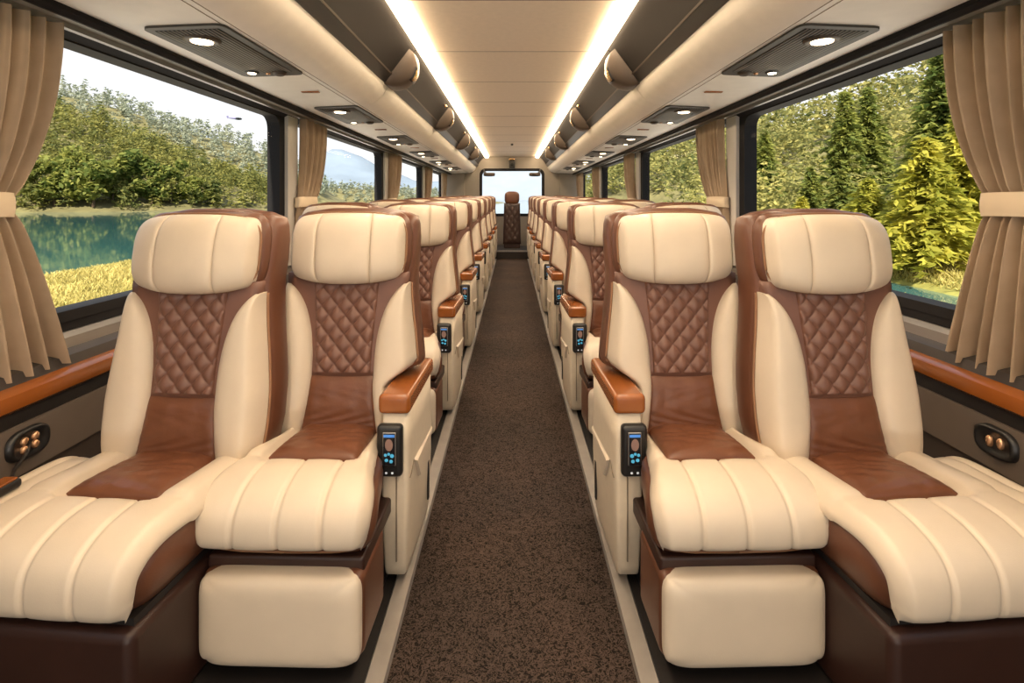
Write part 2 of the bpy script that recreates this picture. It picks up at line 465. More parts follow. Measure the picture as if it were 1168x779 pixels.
PATH_Y = spline([0, .12, .26, .42, .54, .63, .72, .82, .90, .96, 1.0], [.03, -.06, -.15, -.25, -.325, -.375, -.402, -.410, -.405, -.392, -.372])
PATH_Z = spline([0, .12, .26, .42, .54, .63, .72, .82, .90, .96, 1.0], [.405, .410, .417, .424, .422, .406, .380, .344, .316, .302, .296])
def make_cushion(root, m, kind, L=1.0):
    wid = [.150, .158, .188, .204, .206, .200, .178] if kind == 'aisle' else [.225, .222, .216, .210, .206, .200, .178]
    wsp = spline([0, .18, .42, .55, .7, .85, 1.0], wid)
    def W(t): return wsp(t)
    Wt = [W(k / 60) for k in range(61)]
    core = []
    for (z, rx, y0) in ((.270, .174, -.350), (.278, .190, -.372), (.30, .201, -.386), (.33, .208, -.390), (.36, .208, -.380), (.385, .202, -.355), (.400, .186, -.33)):
        yb = -.13 if kind == 'aisle' else .03
        core.append((0, (y0 + yb) / 2 * L, z, rx, (yb - y0) / 2 * L, 7.0))
    if kind == 'aisle': box('seat_core', -.16, .15, -.16, .03, .27, .40, M['brown'], root, r=.02, m=m)
    cb = loft('seat_cushion', core, M['brown'], root, m)
    if kind == 'aisle':                       # the cushion tapers beside the armrest
        for v in cb.data.vertices:
            if v.co.x * m > 0: v.co.x *= 1 - .15 * sstep(-.36, -.18, v.co.y)
    NU, NV = 96, 64
    def f(u, v):
        a = 2 * u - 1; t_ = v
        w_ = Wt[int(round(t_ * 60))]
        y, z = PATH_Y(t_) * L, PATH_Z(t_)
        if kind != 'aisle': z -= .020 * sstep(.70, 1.0, t_)
        d = .002
        ty, tz = PATH_Y(min(1, t_ + d)) * L - PATH_Y(max(0, t_ - d)) * L, PATH_Z(min(1, t_ + d)) - PATH_Z(max(0, t_ - d))
        l = math.hypot(ty, tz); ny, nz = tz / l, -ty / l      # outward normal
        if nz < 0 and t_ < .5: ny, nz = -ny, -nz
        x = a * w_
        if kind == 'aisle' and a > 0: x *= 1 - .07 * (1 - sstep(.45, .66, t_))
        n = .014 * rnd(a, 4, .5) - .026 * max(0, (abs(a) - .86) / .14) ** 2
        fr = 1 / (1 + math.exp(-(t_ - .40) / .012))           # in front of the inset
        for x0 in (-.102, 0.0, .102):
            k = x0 * (.9 + .12 * t_)
            n -= .0075 * fr * gro(x, k, .0045)
            n += .0016 * fr * (1 - gro(x, k, .03))
        # side rolls at the rear and crease in front of the inset
        if t_ < .5:
            inside = 1 / (1 + math.exp((abs(x) - .118) / .006))
            n -= .030 * inside * (1 - fr)
            n -= .009 * gro(t_, .40, .018) * (1 if abs(x) < .125 else .6)
            n += .012 * gro(abs(x), .165, .04) * (1 - fr)
            n -= .006 * gro(abs(x), .122, .006) * (1 - fr)
        n *= 1 - sstep(.86, .97, t_)
        if t_ > .94: n -= .02 * ((t_ - .94) / .06) ** 2
        return (x, y + ny * n, z + nz * n)
    grid('seat_cover', f, NU, NV, M['cream'], cb, m, skirt=lambda x, y, z: (x * .985, y + .004, z - .010))
    # brown inset pad
    def fi(u, v):
        a, b = cosp(u), cosp(v)
        x = a * (.119 - .012 * (b + 1) / 2); y = (-.098 + b * .120) * L
        z0 = .418 + (-y) * .06
        wr = .0030 * mnoise.noise(Vector((x * 30, y * 16, 4.1))) + .0022 * math.sin(60 * x + 9 * math.sin(30 * y)) * rnd(b, 2, 1)
        return (x, y, z0 - .014 + (.024 + wr) * rnd(a, 5, .5) * rnd(b, 5, .5))
    grid('seat_inset', fi, 44, 44, M['inset'], cb, m, skirt=lambda x, y, z: (x, y, z - .03))
    # piping along lower edge of both sides
    for s in (-1, 1):
        pts = []
        yb = -.13 if kind == 'aisle' else .03
        for k in range(25):
            an = PI * (.5 - .97 * k / 24)
            c, s_ = max(0, math.cos(an)), math.sin(an)
            yy = (-.372 + yb) / 2 - math.copysign(abs(s_) ** (2 / 7), s_) * (yb + .372) / 2
            xx = .192 * c ** (2 / 7) * ((1 - .15 * sstep(-.36, -.18, yy)) if (kind == 'aisle' and s > 0) else 1)
            pts.append((s * xx, yy, .279 + .014 * c))
        tube('cushion_piping', pts, .004, M['piping'], cb, m, 6)
    return cb

def make_pod(root, m):
    X0, X1, Y0, Y1 = .153, .236, -.118, .245
    secs = []
    for (z, ins, fr, bk) in ((.030, .020, .030, .02), (.036, .012, .018, .01), (.06, .008, .010, 0), (.16, .003, -.002, 0), (.24, .0, -.008, 0), (.33, 0, -.002, 0), (.42, .002, 0, 0), (.505, .002, 0, 0)):
        x0, x1 = X0 + ins * .4, X1 - ins
        y0, y1 = Y0 + fr, Y1 - bk
        secs.append(((x0 + x1) / 2, (y0 + y1) / 2, z, (x1 - x0) / 2, (y1 - y0) / 2, 9.0))
    pod = loft('armrest_panel', secs, M['shell'], root, m, n=72)
    box('front_seam', X0 + .046, X0 + .049, Y0 - .0095, Y0 - .004, .09, .325, M['line'], pod, m=m)
    # honey wood pad
    bm = bmesh.new()
    add_box(bm, X0 - .004, X1 + .003, Y0 - .012, Y1 + .004, .500, .562, .014, 4)
    for v in bm.verts:                       # the pad narrows and dips a little to the rear
        k = (v.co.y - Y0) / (Y1 - Y0)
        v.co.z -= .012 * max(0, k) if v.co.z > .53 else 0
        if v.co.z > .545 and k < .05: v.co.z -= .006
    bm_out('arm_pad', bm, M['wood'], root, m, wn=True)
    # control unit
    bz = box('control_panel', X0 - .006, X0 + .066, Y0 - .022, Y0 + .01, .330, .474, M['black'], root, r=.012, m=m, seg=4)
    box('screen_rim', X0 + .013, X0 + .050, Y0 - .0245, Y0 - .020, .365, .457, M['steel'], bz, r=.002, m=m)
    box('screen', X0 + .0155, X0 + .0475, Y0 - .0262, Y0 - .022, .3675, .4545, M['screen'], bz, m=m)
    yf0, yf1 = Y0 - .0275, Y0 - .0258
    box('status_bar', X0 + .0165, X0 + .0465, yf0, yf1, .445, .452, M['bluebar'], bz, m=m)
    disc = lambda nm, cx, cz, rx, rz, mt: mesh(nm, [(cx + rx * math.cos(k * PI / 8), yf0, cz + rz * math.sin(k * PI / 8)) for k in range(16)], [tuple(range(16))], mt, bz, m, False)
    disc('picture', X0 + .0315, .424, .011, .017, M['brownpic'])
    for cx, cz, r_ in ((.022, .396, .0045), (.031, .399, .004), (.040, .394, .0055), (.0245, .382, .005), (.0375, .379, .005)):
        disc('icon', X0 + cx, cz, r_, r_, M['cyan'])
    disc('key', X0 + .024, .347, .0035, .0035, M['whiteicon']); disc('key', X0 + .041, .347, .0035, .0035, M['whiteicon'])
    # pocket flap on the aisle side: tapering lip with a bright edge
    V = [(X1 - .004, Y0 + .055, .345), (X1 - .004, Y0 + .115, .262), (X1 - .004, Y1 - .012, .318), (X1 - .004, Y1 - .012, .300),
         (X1 + .010, Y0 + .062, .338), (X1 + .010, Y0 + .112, .272), (X1 + .003, Y1 - .02, .314), (X1 + .003, Y1 - .02, .303)]
    bm = bmesh.new(); vs = [bm.verts.new(v) for v in V]
    for f in ((4, 6, 7, 5), (0, 2, 6, 4), (2, 3, 7, 6), (3, 1, 5, 7), (1, 0, 4, 5)): bm.faces.new([vs[i] for i in f])
    bm_out('pocket_flap', bm, M['cream'], pod, m, smooth=False)
    tube('pocket_seam', [(X1 + .0002, Y0 + .006, .318), (X1 + .0004, Y0 + .02, .322), (X1 + .0004, Y0 + .04, .334), (X1 + .0004, Y0 + .055, .345)], .0014, M['line'], pod, m, 5)
    box('side_slot', X1 - .003, X1 + .0012, Y1 - .085, Y1 - .068, .10, .225, M['darkgap'], pod, r=.0005, m=m, seg=1)

def rounded_face(name, hw, z0, z1, yf, r_, material, root, m, thick=.03):
    def f(u, v):
        a, b = cosp(u), cosp(v)
        zc, hz = (z0 + z1) / 2, (z1 - z0) / 2
        N_ = 9.0
        f_ = max(abs(a), abs(b)) / max(1e-6, (abs(a) ** N_ + abs(b) ** N_) ** (1 / N_))
        x, z = a * f_ * hw, zc + b * f_ * hz
        return (x, yf + .026 - .026 * rnd(a, 7, .5) * rnd(b, 7, .5), z)
    return grid(name, f, 36, 30, material, root, m, skirt=lambda x, y, z: (x, y + thick, z))

def make_seat(kind, m):
    root = empty('coach_seat')
    make_back(root, m, kind == 'aisle')
    make_cushion(root, m, kind)
    if kind == 'aisle':
        make_pod(root, m)
        box('seat_frame', -.185, .185, -.372, .0, .222, .268, M['darkbrown'], root, r=.008, m=m)
        lb = box('leg_rest', -.188, .190, -.396, -.20, .045, .244, M['brown'], root, r=.022, m=m)
        rounded_face('leg_pad', .186, .040, .246, -.424, .03, M['cream'], lb, m)
        box('plinth', -.16, .16, -.20, .14, 0, .27, M['black'], root, r=.01, m=m)
    else:
        lb = box('ottoman_base', -.205, .200, -.395, -.03, 0, .258, M['darkbrown'], root, r=.022, m=m)
        box('seat_frame', -.19, .185, -.37, .02, .250, .272, M['darkgap'], root, m=m)
        box('plinth', -.16, .16, -.03, .14, 0, .27, M['black'], root, r=.01, m=m)
        # cream pad that fills the space to the wall
        def f(u, v):
            a, b = cosp(u), cosp(v)
            x = -.262 + a * .062; y = -.205 + b * .225
            z = .300 + (.128 + .022 * max(0, -b) - .012 * (a + 1) / 2) * rnd(a, 4, .5) * rnd(b, 6, .5) - .008 * gro(x, -.268, .005)
            return (x, y, z)
        grid('side_pad', f, 40, 40, M['cream'], root, m, skirt=lambda x, y, z: (x, y, .19))
    return root

PITCH = 1.17
NROW = 8
proto = {}
for m in (1, -1):
    for kind in ('aisle', 'window'):
        proto[(m, kind)] = make_seat(kind, m)
for k in range(NROW):
    for m in (1, -1):
        for kind in ('aisle', 'window'):
            p = proto[(m, kind)]
            o = p if k == 0 else copy_tree(p)
            xc = .520 if kind == 'aisle' else .900
            y0 = (1.60 if kind == 'aisle' else 1.425) + PITCH * k
            o.location = (-xc * m, y0, 0)
            o.rotation_euler.z = math.radians((-1.5 if kind == 'aisle' else -5) * m)
            o.scale.z = 1 + .014 * k
            side = 'left' if m == 1 else 'right'
            where = 'aisle seat with wooden armrest' if kind == 'aisle' else 'window seat'
            row = 'front row' if k == 0 else ('last row' if k == NROW - 1 else ORD[k] + ' row')
            tag(o, f'cream and brown leather {where}, {side} of aisle, {row}', 'seat', 'reclining coach seats in rows')

# single brown seat on the step at the far end of the aisle
gs = empty('guide_seat', (0, 10.30, .16))
tag(gs, 'narrow dark brown leather seat alone on the step at the far end of the aisle', 'seat')
def fgs(u, v):
    a, b = cosp(u), (cosp(v) + 1) / 2
    z = .08 + .80 * b; w_ = .175 - .02 * b
    tuft = .012 * (abs(math.sin(PI * (a * 1.5 + z * 6))) * abs(math.sin(PI * (a * 1.5 - z * 6)))) ** .5
    return (a * w_, -.05 + .05 * b - (.04 + tuft) * rnd(a, 6, .5) * rnd(2 * b - 1, 10, .5), z)
grid('backrest', fgs, 36, 60, M['darkbrown'], gs, skirt=lambda x, y, z: (x, y + .10, z))
loft('headrest', [(0, .03, z, .14 * rnd((z - .98) / .13, 4, .4) + .005, .06 * rnd((z - .98) / .13, 4, .4) + .004, 3.5) for z in (.86, .88, .91, .95, .99, 1.03, 1.06, 1.09, 1.105)], M['brown'], gs)
box('seat_base', -.16, .16, -.05, .12, 0, .12, M['darkbrown'], gs, r=.015)

# ------------------------------------------------------------------ shell of the coach
YB, YF = -1.6, 10.95           # behind the viewer .. far end wall
CZ = 2.0
floor = box('floor', -1.45, 1.45, YB, YF + .1, -.06, 0, M['carpet']); tag(floor, kind='structure')
# darker matting under the seats, both sides of the aisle
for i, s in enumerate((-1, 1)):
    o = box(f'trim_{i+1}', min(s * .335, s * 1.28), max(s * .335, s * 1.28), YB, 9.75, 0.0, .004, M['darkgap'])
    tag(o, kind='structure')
    o = prism(f'trim_{i+3}', [(s * .286, 0.0), (s * .290, .012), (s * .330, .016), (s * .338, 0.0)], YB, 9.75, M['alum']); tag(o, kind='structure')
stp = box('trim_5', -.62, .62, 9.78, 10.9, 0, .158, M['darkgap'], r=.01); tag(stp, kind='structure')
stn = box('step_edge', -.60, .60, 9.772, 9.80, .135, .160, M['steel'], stp)

ceil = empty('ceiling'); tag(ceil, kind='structure')
prism('ceiling_panel', [(-1.46, CZ), (1.46, CZ), (1.46, CZ + .05), (-1.46, CZ + .05)], YB, YF + .1, M['ceil'], ceil)
for k in range(11):
    y = 1.55 + .82 * k
    box('ceiling_seam', -.47, .47, y - .003, y + .003, CZ - .0012, CZ + .001, M['line'], ceil)
tag(box('ceiling_sensor', -.02, .02, 8.4, 8.44, CZ - .03, CZ - .0005, M['bracket'], None, r=.006), 'tiny bronze sensor on the ceiling between the light strips', 'sensor')

for s, side in ((-1, 'left'), (1, 'right')):
    o = prism('light_strip', [(s * .478, CZ - .0004), (s * .484, CZ - .024), (s * .500, CZ - .034), (s * .538, CZ - .034), (s * .554, CZ - .024), (s * .560, CZ - .0004)], YB, 10.85, M['strip'], smooth=True)
    tag(o, f'long glowing warm white light strip along the {side} edge of the ceiling', 'light strip', 'ceiling light strips')

# luggage racks: one unit between each pair of brackets
JO = [YB, 1.22, 3.12, 5.02, 6.92, 8.82, 10.9]
for s, side in ((-1, 'left'), (1, 'right')):
    mm_ = -s                                  # profile written for the left side (negative x)
    for k in range(6):
        y0, y1 = JO[k], JO[k + 1]
        rt = empty('luggage_rack', (0, 0, 0))
        nm = 'nearest overhead the viewer' if k == 0 else (ORD[k] + ' from the viewer')
        tag(rt, f'overhead luggage rack with dark door and cream lip, {side} side, {nm}', 'luggage rack', 'overhead luggage racks')
        g = .004
        # dark door, gently hollow
        pr = []
        for j in range(9):
            q = j / 8
            x = .566 + (.712 - .566) * q; z = 1.992 + (1.812 - 1.992) * q
            hol = .016 * math.sin(PI * q)
            pr.append((-(x + hol * .7), z + hol * .55))
        pr += [(-.80, 1.812), (-.80, 1.999), (-.566, 1.999)]
        d = prism('rack_door', pr, y0 + g, y1 - g, M['bin'], rt, mm_, smooth=True)
        prism('rack_rail', [(-.692, 1.822), (-.700, 1.832), (-.738, 1.812), (-.738, 1.776), (-.730, 1.774)], y0 + .05, y1 - .05, M['black'], rt, mm_)
        prism('rail_edge', [(-.686, 1.826), (-.693, 1.832), (-.698, 1.824), (-.691, 1.818)], y0 + .05, y1 - .05, M['bracket'], rt, mm_)
        lip = [(-.728, 1.782), (-.738, 1.790), (-.748, 1.786), (-.756, 1.762), (-.772, 1.728), (-.798, 1.698), (-.832, 1.677), (-.868, 1.664), (-.892, 1.659), (-.892, 1.70), (-.80, 1.80), (-.735, 1.80)]
        lip = [(-.730, 1.790), (-.736, 1.772), (-.748, 1.748), (-.768, 1.718), (-.796, 1.692), (-.832, 1.673), (-.868, 1.662), (-.892, 1.658), (-.892, 1.70), (-.80, 1.81), (-.735, 1.803)]
        prism('rack_lip', lip, y0 + g * .6, y1 - g * .6, M['lip'], rt, mm_, smooth=True)
        if k in (2, 3, 4):                 # small latch on the door
            yl = y0 + .86 * (y1 - y0)
            V = loft('door_latch', [(-.598, yl, 1.955, .010, .028, 2), (-.600, yl, 1.946, .013, .032, 2), (-.604, yl, 1.938, .010, .024, 2), (-.606, yl, 1.934, .004, .01, 2)], M['gold'], d, mm_, n=16)
    for k in range(1, 6):
        y = JO[k]
        br = empty('rack_bracket', (0, y, 0))
        tag(br, f'bronze curved bracket with gold plate between overhead racks, {side} side, {ORD[k-1]} from the viewer', 'bracket', 'brackets between the luggage racks')
        sec = []
        n = 14
        V, F = [], []
        wy = .10
        rowp = []
        for j in range(n + 1):
            q = j / n
            x = .590 + .148 * q; z = 1.968 - .197 * q
            out = .088 * math.sin(PI * min(1, q * .96 + .04)) ** .6
            # outward normal of the door points toward aisle and down
            cx, cz = -(x - out * .78), z - out * .62
            for (yy, oo) in ((-wy, .0), (-wy + .010, 1), (-wy * .4, 1.18), (wy * .4, 1.18), (wy - .010, 1), (wy, .0)):
                px, pz = -(x - out * oo * .78), z - out * oo * .62
                V.append((px, yy, pz))
        for j in range(n):
            for i in range(5):
                F.append((j * 6 + i, j * 6 + i + 1, (j + 1) * 6 + i + 1, (j + 1) * 6 + i))
        bmb = bmesh.new(); me = bpy.data.meshes.new('t'); me.from_pydata(V, [], F); bmb.from_mesh(me); bpy.data.meshes.remove(me)
        bo = bm_out('bracket_body', bmb, M['bracket'], br, mm_)
        def onface(q, yy, h):
            x = .590 + .148 * q; z = 1.968 - .197 * q
            out = .088 * math.sin(PI * min(1, q * .96 + .04)) ** .6 * 1.18 + h
            return (-(x - out * .78), yy, z - out * .62)
        grid('plate_rim', lambda u, v: onface(.22 + .34 * v, -.060 + .10 * u, .002), 2, 6, M['black'], br, mm_, skirt=lambda x, y, z: (x - .01, y, z + .008))
        grid('gold_plate', lambda u, v: onface(.26 + .26 * v, -.050 + .08 * u, .004), 2, 6, M['gold'], br, mm_, skirt=lambda x, y, z: (x - .01, y, z + .008))
    # flat underside panels with the passenger service units
    under = prism(f'trim_{6 if s < 0 else 7}', [(-.896, 1.660), (-1.250, 1.646), (-1.250, 1.70), (-.896, 1.70)], YB, YF, M['under'], None, mm_)
    tag(under, kind='structure')
    prism('under_seam', [(-.893, 1.6600), (-.899, 1.6590), (-.899, 1.664), (-.893, 1.664)], YB, YF, M['line'], under, mm_)
    prism('under_seam', [(-.922, 1.6578), (-.925, 1.6576), (-.925, 1.664), (-.922, 1.664)], YB, YF, M['line'], under, mm_)
    # header above the windows
    hd = prism(f'trim_{8 if s < 0 else 9}', [(-1.250, 1.70), (-1.250, 1.630), (-1.262, 1.618), (-1.275, 1.620), (-1.275, 1.70)], YB, YF, M['frame'], None, mm_)
    tag(hd, kind='structure')
    prism('header_strip', [(-1.275, 1.634), (-1.330, 1.628), (-1.330, 1.66), (-1.275, 1.66)], YB, YF, M['header'], hd, mm_)
    prism('curtain_rail', [(-1.325, 1.612), (-1.345, 1.612), (-1.345, 1.632), (-1.325, 1.632)], YB, YF, M['steel'], hd, mm_)
    prism('header_frame', [(-1.335, 1.640), (-1.345, 1.615), (-1.375, 1.598), (-1.41, 1.598), (-1.45, 1.66), (-1.45, 1.9), (-1.335, 1.66)], YB, YF, M['frame'], hd, mm_)

# passenger service units (vent panels)
for s, side in ((-1, 'left'), (1, 'right')):
    mm_ = -s
    first = None
    for k in range(6):
        if first is None:
            v_ = empty('ceiling_vent')
            # flat rounded panel following the underside slope
            def P(x, y, h): return (x, y, 1.6600 - (abs(x) - .896) * .0395 - h)
            x0, x1, y0, y1 = -1.175, -.915, 0, .66
            bm = bmesh.new()
            add_box(bm, x0, x1, y0, y1, -.008, .006, 0)
            es = [e for e in bm.edges if abs(e.verts[0].co.z - e.verts[1].co.z) > .005]
            bmesh.ops.bevel(bm, geom=es, offset=.03, segments=4, affect='EDGES', profile=.5)
            for q in bm.verts: q.co.z = 1.6600 - (abs(q.co.x) - .896) * .0395 + q.co.z
            bm_out('vent_panel', bm, M['vent'], v_, mm_, smooth=False)
            grid('grille', lambda u, v: P(x0 + .028 + u * .205, .03 + v * .56, .0095), 4, 4, M['grille'], v_, mm_, skirt=lambda x, y, z: (x, y, z + .004))
            ring = loft('lamp_ring', [(-1.055, .13, P(-1.055, 0, a)[2], r_, r_, 2) for a, r_ in ((.004, .060), (.014, .058), (.018, .046), (.015, .040))], M['bracket'], v_, mm_, n=28)
            loft('lamp', [(-1.055, .13, P(-1.055, 0, a)[2], r_, r_, 2) for a, r_ in ((.012, .036), (.0185, .034), (.021, .024), (.0215, .01))], M['lamp'], ring, mm_, n=28)
            r2_ = loft('reading_lamp_ring', [(-1.105, .575, P(-1.10, 0, a)[2], r_, r_, 2) for a, r_ in ((.004, .030), (.013, .028), (.014, .02))], M['black'], v_, mm_, n=20)
            loft('reading_lamp', [(-1.105, .575, P(-1.10, 0, a)[2], r_, r_, 2) for a, r_ in ((.010, .017), (.0165, .016), (.018, .006))], M['lamp'], r2_, mm_, n=18)
            loft('air_nozzle', [(-1.00, .60, P(-1.0, 0, a)[2], r_, r_, 2) for a, r_ in ((.004, .032), (.016, .028), (.022, .018), (.018, .010))], M['bracket'], v_, mm_, n=20)
            loft('call_button', [(-1.05, .605, P(-1.05, 0, a)[2], r_, r_, 2) for a, r_ in ((.004, .010), (.014, .009), (.015, .004))], M['copper'], v_, mm_, n=14)
            first = v_
        else:
            v_ = copy_tree(first)
        v_.location = (0, 1.66 + 1.44 * k, 0)
        tag(v_, f'dark perforated vent panel with lit round lamp under {side} rack, {ORD[k]} from the viewer', 'ceiling vent', 'vent panels under the racks')
        y = 1.66 + 1.44 * k + 1.03
        if k < 5:
            sl = box('slot_cover', -1.075, -.985, y - .012, y + .012, 1.648, 1.655, M['wood'], None, r=.003, m=mm_)
            tag(sl, f'small brown slot cover on the underside of {side} rack, {ORD[k]} from the viewer', 'slot cover', 'slot covers under the racks')

# side walls
PIL = [.69, 3.12, 5.55, 7.98, 10.41]
PW = .20
wi = 1
for s, side in ((-1, 'left'), (1, 'right')):
    mm_ = -s
    wl = empty(f'wall_{side}'); tag(wl, kind='structure')
    prism('lower_panel', [(-1.285, 0), (-1.285, .505), (-1.45, .505), (-1.45, 0)], YB, YF, M['walldark'], wl, mm_)
    prism('upper_panel', [(-1.277, .385), (-1.282, .512), (-1.30, .512), (-1.30, .385)], YB, YF, M['wallpanel'], wl, mm_)
    prism('ledge_recess', [(-1.292, .512), (-1.296, .560), (-1.45, .560), (-1.45, .512)], YB, YF, M['darkgap'], wl, mm_)
    prism('sill', [(-1.300, .600), (-1.312, .640), (-1.345, .652), (-1.45, .652), (-1.45, .560), (-1.300, .560)], YB, YF, M['sill'], wl, mm_)
    prism('sill_bar', [(-1.345, .652), (-1.350, .682), (-1.366, .696), (-1.45, .700), (-1.45, .652)], YB, YF, M['steel'], wl, mm_)
    prism('sill_frame', [(-1.372, .697), (-1.376, .728), (-1.395, .742), (-1.45, .742), (-1.45, .697)], YB, YF, M['frame'], wl, mm_)
    for k, p in enumerate(PIL):
        prism('pillar', [(-1.352, .70), (-1.352, 1.62), (-1.45, 1.62), (-1.45, .70)], p + .055, p + PW, M['pillar'], wl, mm_)
    # wooden ledge
    lg = prism(f'trim_{10 if s < 0 else 11}', [(-1.262, .566), (-1.258, .585), (-1.262, .604), (-1.275, .612), (-1.300, .614), (-1.300, .556), (-1.275, .556)], YB, YF, M['wood'], None, mm_, smooth=True)
    tag(lg, kind='structure')
    # windows: frame ring with rounded corners and a pane
    edges = [(-1.4, PIL[0])] + [(PIL[k] + PW, PIL[k + 1]) for k in range(4)]
    for k, (a, b_) in enumerate(edges):
        wroot = empty(f'window_{wi}', (0, 0, 0)); tag(wroot, kind='structure'); wi += 1
        a0, b0, z0, z1 = a - .02, b_ + .06, .725, 1.625
        def rr(a, b, z0, z1, r):
            pts = []
            for (cy, cz, st) in ((b - r, z1 - r, 0), (a + r, z1 - r, PI / 2), (a + r, z0 + r, PI), (b - r, z0 + r, 1.5 * PI)):
                for j in range(7):
                    an = st + PI / 2 * j / 6
                    pts.append((cy + r * math.cos(an), cz + r * math.sin(an)))
            return pts
        o_ = rr(a0, b0, z0, z1, .02); i_ = rr(a + .025, b_ - .0, .757, 1.592, .07)
        n = len(o_)
        V = [(-1.372, p[0], p[1]) for p in o_] + [(-1.378, p[0], p[1]) for p in i_] + [(-1.452, p[0], p[1]) for p in i_]
        F = []
        for j in range(n):
            j2 = (j + 1) % n
            F.append((j, j2, n + j2, n + j)); F.append((n + j, n + j2, 2 * n + j2, 2 * n + j))
        mesh('window_frame', V, F, M['frame'], wroot, mm_, smooth=False)
        mesh('window_pane', [(-1.400, a - .01, .74), (-1.400, b_ + .03, .74), (-1.400, b_ + .03, 1.61), (-1.400, a - .01, 1.61)], [(0, 1, 2, 3)], M['glass'], wroot, mm_, smooth=False)
    # oval socket unit by the first seat
    sk = empty('wall_socket', (0, 0, 0))
    tag(sk, f'black oval socket unit with copper buttons on the {side} wall panel', 'socket', 'socket units on the side walls')
    yc, zc = 1.385, .462
    def ov(rx, rz, x, n=36):
        return [(x, yc + rx * math.copysign(abs(math.cos(2*PI*k/n)) ** .7, math.cos(2*PI*k/n)), zc + rz * math.copysign(abs(math.sin(2*PI*k/n)) ** .7, math.sin(2*PI*k/n))) for k in range(n)]
    V = ov(.060, .040, -1.279) + ov(.058, .038, -1.266) + ov(.050, .031, -1.263) + ov(.046, .027, -1.270)
    F = [(r_ * 36 + k, r_ * 36 + (k + 1) % 36, (r_ + 1) * 36 + (k + 1) % 36, (r_ + 1) * 36 + k) for r_ in range(3) for k in range(36)] + [tuple(range(108, 144))]
    bmb = bmesh.new(); me = bpy.data.meshes.new('t'); me.from_pydata(V, [], F); bmb.from_mesh(me); bpy.data.meshes.remove(me)
    bm_out('socket_plate', bmb, M['black'], sk, mm_)
    spots = ((-.018, .010), (.014, .012), (-.018, -.012), (.014, -.010)) if s < 0 else ((-.020, .004), (.012, -.002))
    for (dy, dz) in spots:
        rr_ = (.010, .011) if s < 0 else (.009, .016)
        V = []
        for (rs, x) in ((1, -1.271), (.95, -1.264), (.6, -1.261)):
            V += [(x, yc + dy + rr_[0] * rs * math.cos(2*PI*k/16), zc + dz + rr_[1] * rs * math.sin(2*PI*k/16)) for k in range(16)]
        F = [(r_ * 16 + k, r_ * 16 + (k + 1) % 16, (r_ + 1) * 16 + (k + 1) % 16, (r_ + 1) * 16 + k) for r_ in range(2) for k in range(16)] + [tuple(range(32, 48))]
        bmb = bmesh.new(); me = bpy.data.meshes.new('t'); me.from_pydata(V, [], F); bmb.from_mesh(me); bpy.data.meshes.remove(me)
        bm_out('button', bmb, M['copper'], sk, mm_)

# end walls
wf = box('wall_front', -1.45, 1.45, YB - .08, YB, -.05, 2.05, M['backwall']); tag(wf, kind='structure')
wb = empty('wall_back'); tag(wb, kind='structure')
WX, WZ0, WZ1 = .655, .78, 1.735
def rrect(hw, z0, z1, r):
    pts = []
    for (cx, cz, st) in ((hw - r, z1 - r, 0), (-hw + r, z1 - r, PI / 2), (-hw + r, z0 + r, PI), (hw - r, z0 + r, 1.5 * PI)):
        for j in range(8):
            an = st + PI / 2 * j / 7
            pts.append((cx + r * math.cos(an), cz + r * math.sin(an)))
    return pts
inn = rrect(WX, WZ0, WZ1, .12)
out = []
for (x, z) in inn:                       # matching outer rim on the wall rectangle
    cx, cz = 0, 1.2
    dx, dz = x - cx, z - cz
    k = min((1.45 / abs(dx)) if dx else 9e9, ((.85 if dz > 0 else 1.25) / abs(dz)) if dz else 9e9)
    out.append((cx + dx * k, cz + dz * k))
n = len(inn)
V = [(p[0], YF, p[1]) for p in out] + [(p[0], YF, p[1]) for p in inn] + [(p[0], YF + .06, p[1]) for p in inn]
F = []
for j in range(n):
    j2 = (j + 1) % n
    F += [(j, j2, n + j2, n + j), (n + j, n + j2, 2 * n + j2, 2 * n + j)]
# close the four corners of the wall
mesh('end_panel', V, F, M['backwall'], wb, smooth=False)
for sx in (-1, 1):
    box('corner_panel', min(sx * .98, sx * 1.45), max(sx * .98, sx * 1.45), YF + .002, YF + .03, -.05, 2.05, M['backwall'], wb)
    box('corner_panel', min(sx * .98, sx * 1.45), max(sx * .98, sx * 1.45), YF - .06, YF + .001, 0, 1.72, M['backwall'], wb, r=.02)
fi = rrect(WX - .035, WZ0 + .035, WZ1 - .035, .10)
win = empty(f'window_{wi}'); tag(win, kind='structure')
V = [(p[0], YF - .012, p[1]) for p in rrect(WX + .02, WZ0 - .02, WZ1 + .02, .13)] + [(p[0], YF - .012, p[1]) for p in fi] + [(p[0], YF + .05, p[1]) for p in fi]
F = []
for j in range(n):
    j2 = (j + 1) % n
    F += [(j, j2, n + j2, n + j), (n + j, n + j2, 2 * n + j2, 2 * n + j)]
mesh('window_frame', V, F, M['frame'], win, smooth=False)
mesh('window_pane', [(p[0], YF + .04, p[1]) for p in rrect(WX, WZ0, WZ1, .12)], [tuple(range(n))], M['glass'], win, smooth=False)

